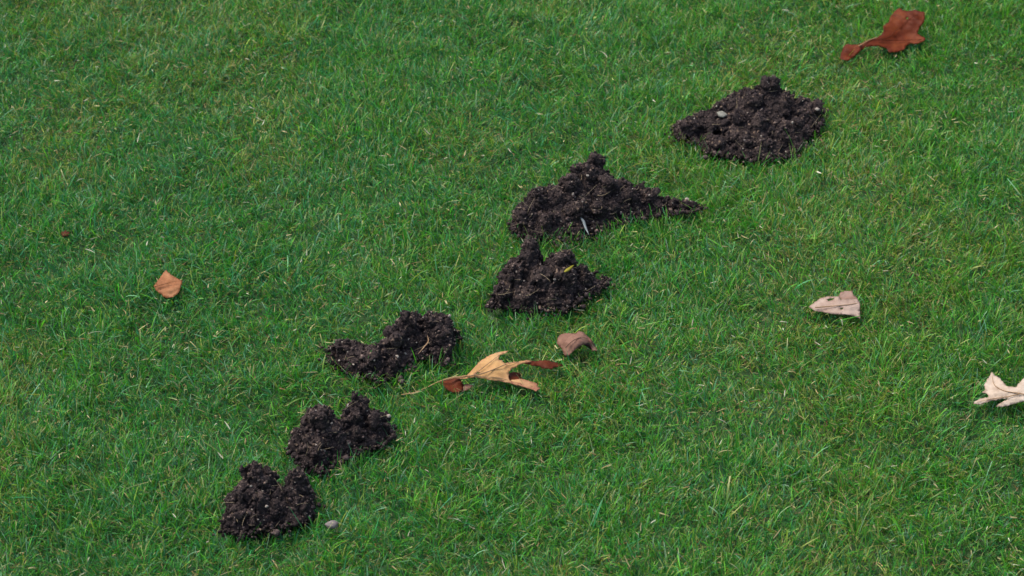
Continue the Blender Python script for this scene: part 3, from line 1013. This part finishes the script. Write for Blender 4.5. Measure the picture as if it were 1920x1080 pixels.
# dry clippings caught in the top of the mat
x, y = scatter(int(AREA * 1e4 * .22), (-1.25, 1.25), (-1.25, 1.75), keep_core)
n_ = len(x)
cc_ = np.array([[.30, .25, .12], [.22, .16, .06], [.38, .36, .26], [.18, .09, .035]])[rng.choice(4, n_, p=[.45, .25, .18, .12])] * np.exp(rng.normal(0, .2, n_))[:, None]
v, c = blades(n_, x, y, np.exp(rng.normal(math.log(.007), .4, n_)), np.exp(rng.normal(math.log(.0010), .25, n_)), rng.uniform(.9, 1.6, n_), rng.uniform(-.3, .6, n_),
              rng.uniform(0, 6.28, n_), rng.normal(0, .6, n_), cc_, cc_, z0=rng.uniform(.008, .017, n_))
VV.append(v); CC.append(c)


# the lawn goes on beyond what the photograph frames: square tiles of the same turf
V = np.concatenate(VV); C = np.concatenate(CC)
nV0 = len(V)
VV, CC = [], []
TI = TILE / 2
for dens_, Lm_, Wm_, ln_ in ((11.0, .0160, .00105, .42), (6.5, .0125, .0012, .75), (.05, .027, .0013, .5)):
    m_ = int(TILE * TILE * 1e4 * dens_ * .85)
    x = rng.uniform(-TI, TI, m_); y = rng.uniform(-TI, TI, m_)
    FAR = 40.0           # sample the noise and the rasters well away from the heaps
    v, c = build_layer(x + FAR, y + FAR, Lm_, Wm_, ln_, .3)
    gzs = np.repeat(ground_z(x + FAR, y + FAR), 10)
    v = v - np.array([FAR, FAR, 0]); v[:, 2] -= gzs
    VV.append(v); CC.append(c)
V = np.concatenate([V] + VV); C = np.concatenate([C] + CC)
nV1 = len(V)
gi = np.arange(-24, 24)
SX, SY = np.meshgrid((gi + .5) * TILE, (gi + .5) * TILE)
SX = SX.ravel(); SY = SY.ravel()
m_ = ~core_cell(SX, SY)
SX, SY = SX[m_], SY[m_]
ROWS = 5
nb = len(V) // (ROWS * 2)
k = (np.arange(nb) * ROWS * 2)[:, None, None] + (np.arange(ROWS - 1) * 2)[None, :, None] + np.array([0, 1, 3, 2])[None, None]
k = k.reshape(-1)
V = np.concatenate([V, np.stack([SX, SY, ground_z(SX, SY)], -1)]); C = np.concatenate([C, np.zeros((len(SX), 3))])
me = bpy.data.meshes.new('grass')
me.vertices.add(len(V)); me.vertices.foreach_set('co', V.astype(np.float32).ravel())
nf = len(k) // 4
me.loops.add(len(k)); me.loops.foreach_set('vertex_index', k.astype(np.int32))
me.polygons.add(nf); me.polygons.foreach_set('loop_start', (np.arange(nf) * 4).astype(np.int32))
me.polygons.foreach_set('use_smooth', np.ones(nf, bool))
me.update(calc_edges=True)
at = me.color_attributes.new('Col', 'FLOAT_COLOR', 'POINT')
at.data.foreach_set('color', np.concatenate([np.clip(C, 0, 1), np.ones((len(C), 1))], 1).astype(np.float32).ravel())
reg = np.zeros(len(V), np.int32); reg[nV0:nV1] = 1; reg[nV1:] = 2
me.attributes.new('region', 'INT', 'POINT').data.foreach_set('value', reg)
rot = np.zeros((len(V), 3), np.float32); rot[nV1:, 2] = rng.integers(0, 4, len(SX)) * math.pi / 2
me.attributes.new('turn', 'FLOAT_VECTOR', 'POINT').data.foreach_set('vector', rot.ravel())
me.materials.append(M_GRASS)
ng = bpy.data.node_groups.new('turf_tiles', 'GeometryNodeTree')
ng.interface.new_socket('Geometry', in_out='INPUT', socket_type='NodeSocketGeometry')
ng.interface.new_socket('Geometry', in_out='OUTPUT', socket_type='NodeSocketGeometry')
gin = ng.nodes.new('NodeGroupInput'); gout = ng.nodes.new('NodeGroupOutput')


def gattr(nm, tp):
    n_ = ng.nodes.new('GeometryNodeInputNamedAttribute'); n_.data_type = tp; n_.inputs['Name'].default_value = nm
    return n_.outputs['Attribute']


def gsel(v_, geo):
    c_ = ng.nodes.new('FunctionNodeCompare'); c_.data_type = 'INT'; c_.operation = 'EQUAL'
    ng.links.new(gattr('region', 'INT'), c_.inputs[2]); c_.inputs[3].default_value = v_
    sp_ = ng.nodes.new('GeometryNodeSeparateGeometry'); sp_.domain = 'POINT'
    ng.links.new(geo, sp_.inputs['Geometry']); ng.links.new(c_.outputs['Result'], sp_.inputs['Selection'])
    return sp_.outputs['Selection']


iop = ng.nodes.new('GeometryNodeInstanceOnPoints')
ng.links.new(gsel(2, gin.outputs[0]), iop.inputs['Points'])
ng.links.new(gsel(1, gin.outputs[0]), iop.inputs['Instance'])
ng.links.new(gattr('turn', 'FLOAT_VECTOR'), iop.inputs['Rotation'])
jn = ng.nodes.new('GeometryNodeJoinGeometry')
ng.links.new(gsel(0, gin.outputs[0]), jn.inputs[0]); ng.links.new(iop.outputs[0], jn.inputs[0])
ng.links.new(jn.outputs[0], gout.inputs[0])
go = bpy.data.objects.new('grass', me); COL.objects.link(go)
go.modifiers.new('turf', 'NODES').node_group = ng
tag(go, 'short green lawn grass with some straw-coloured blades', 'grass', None, 'stuff')
print('blades', nb)
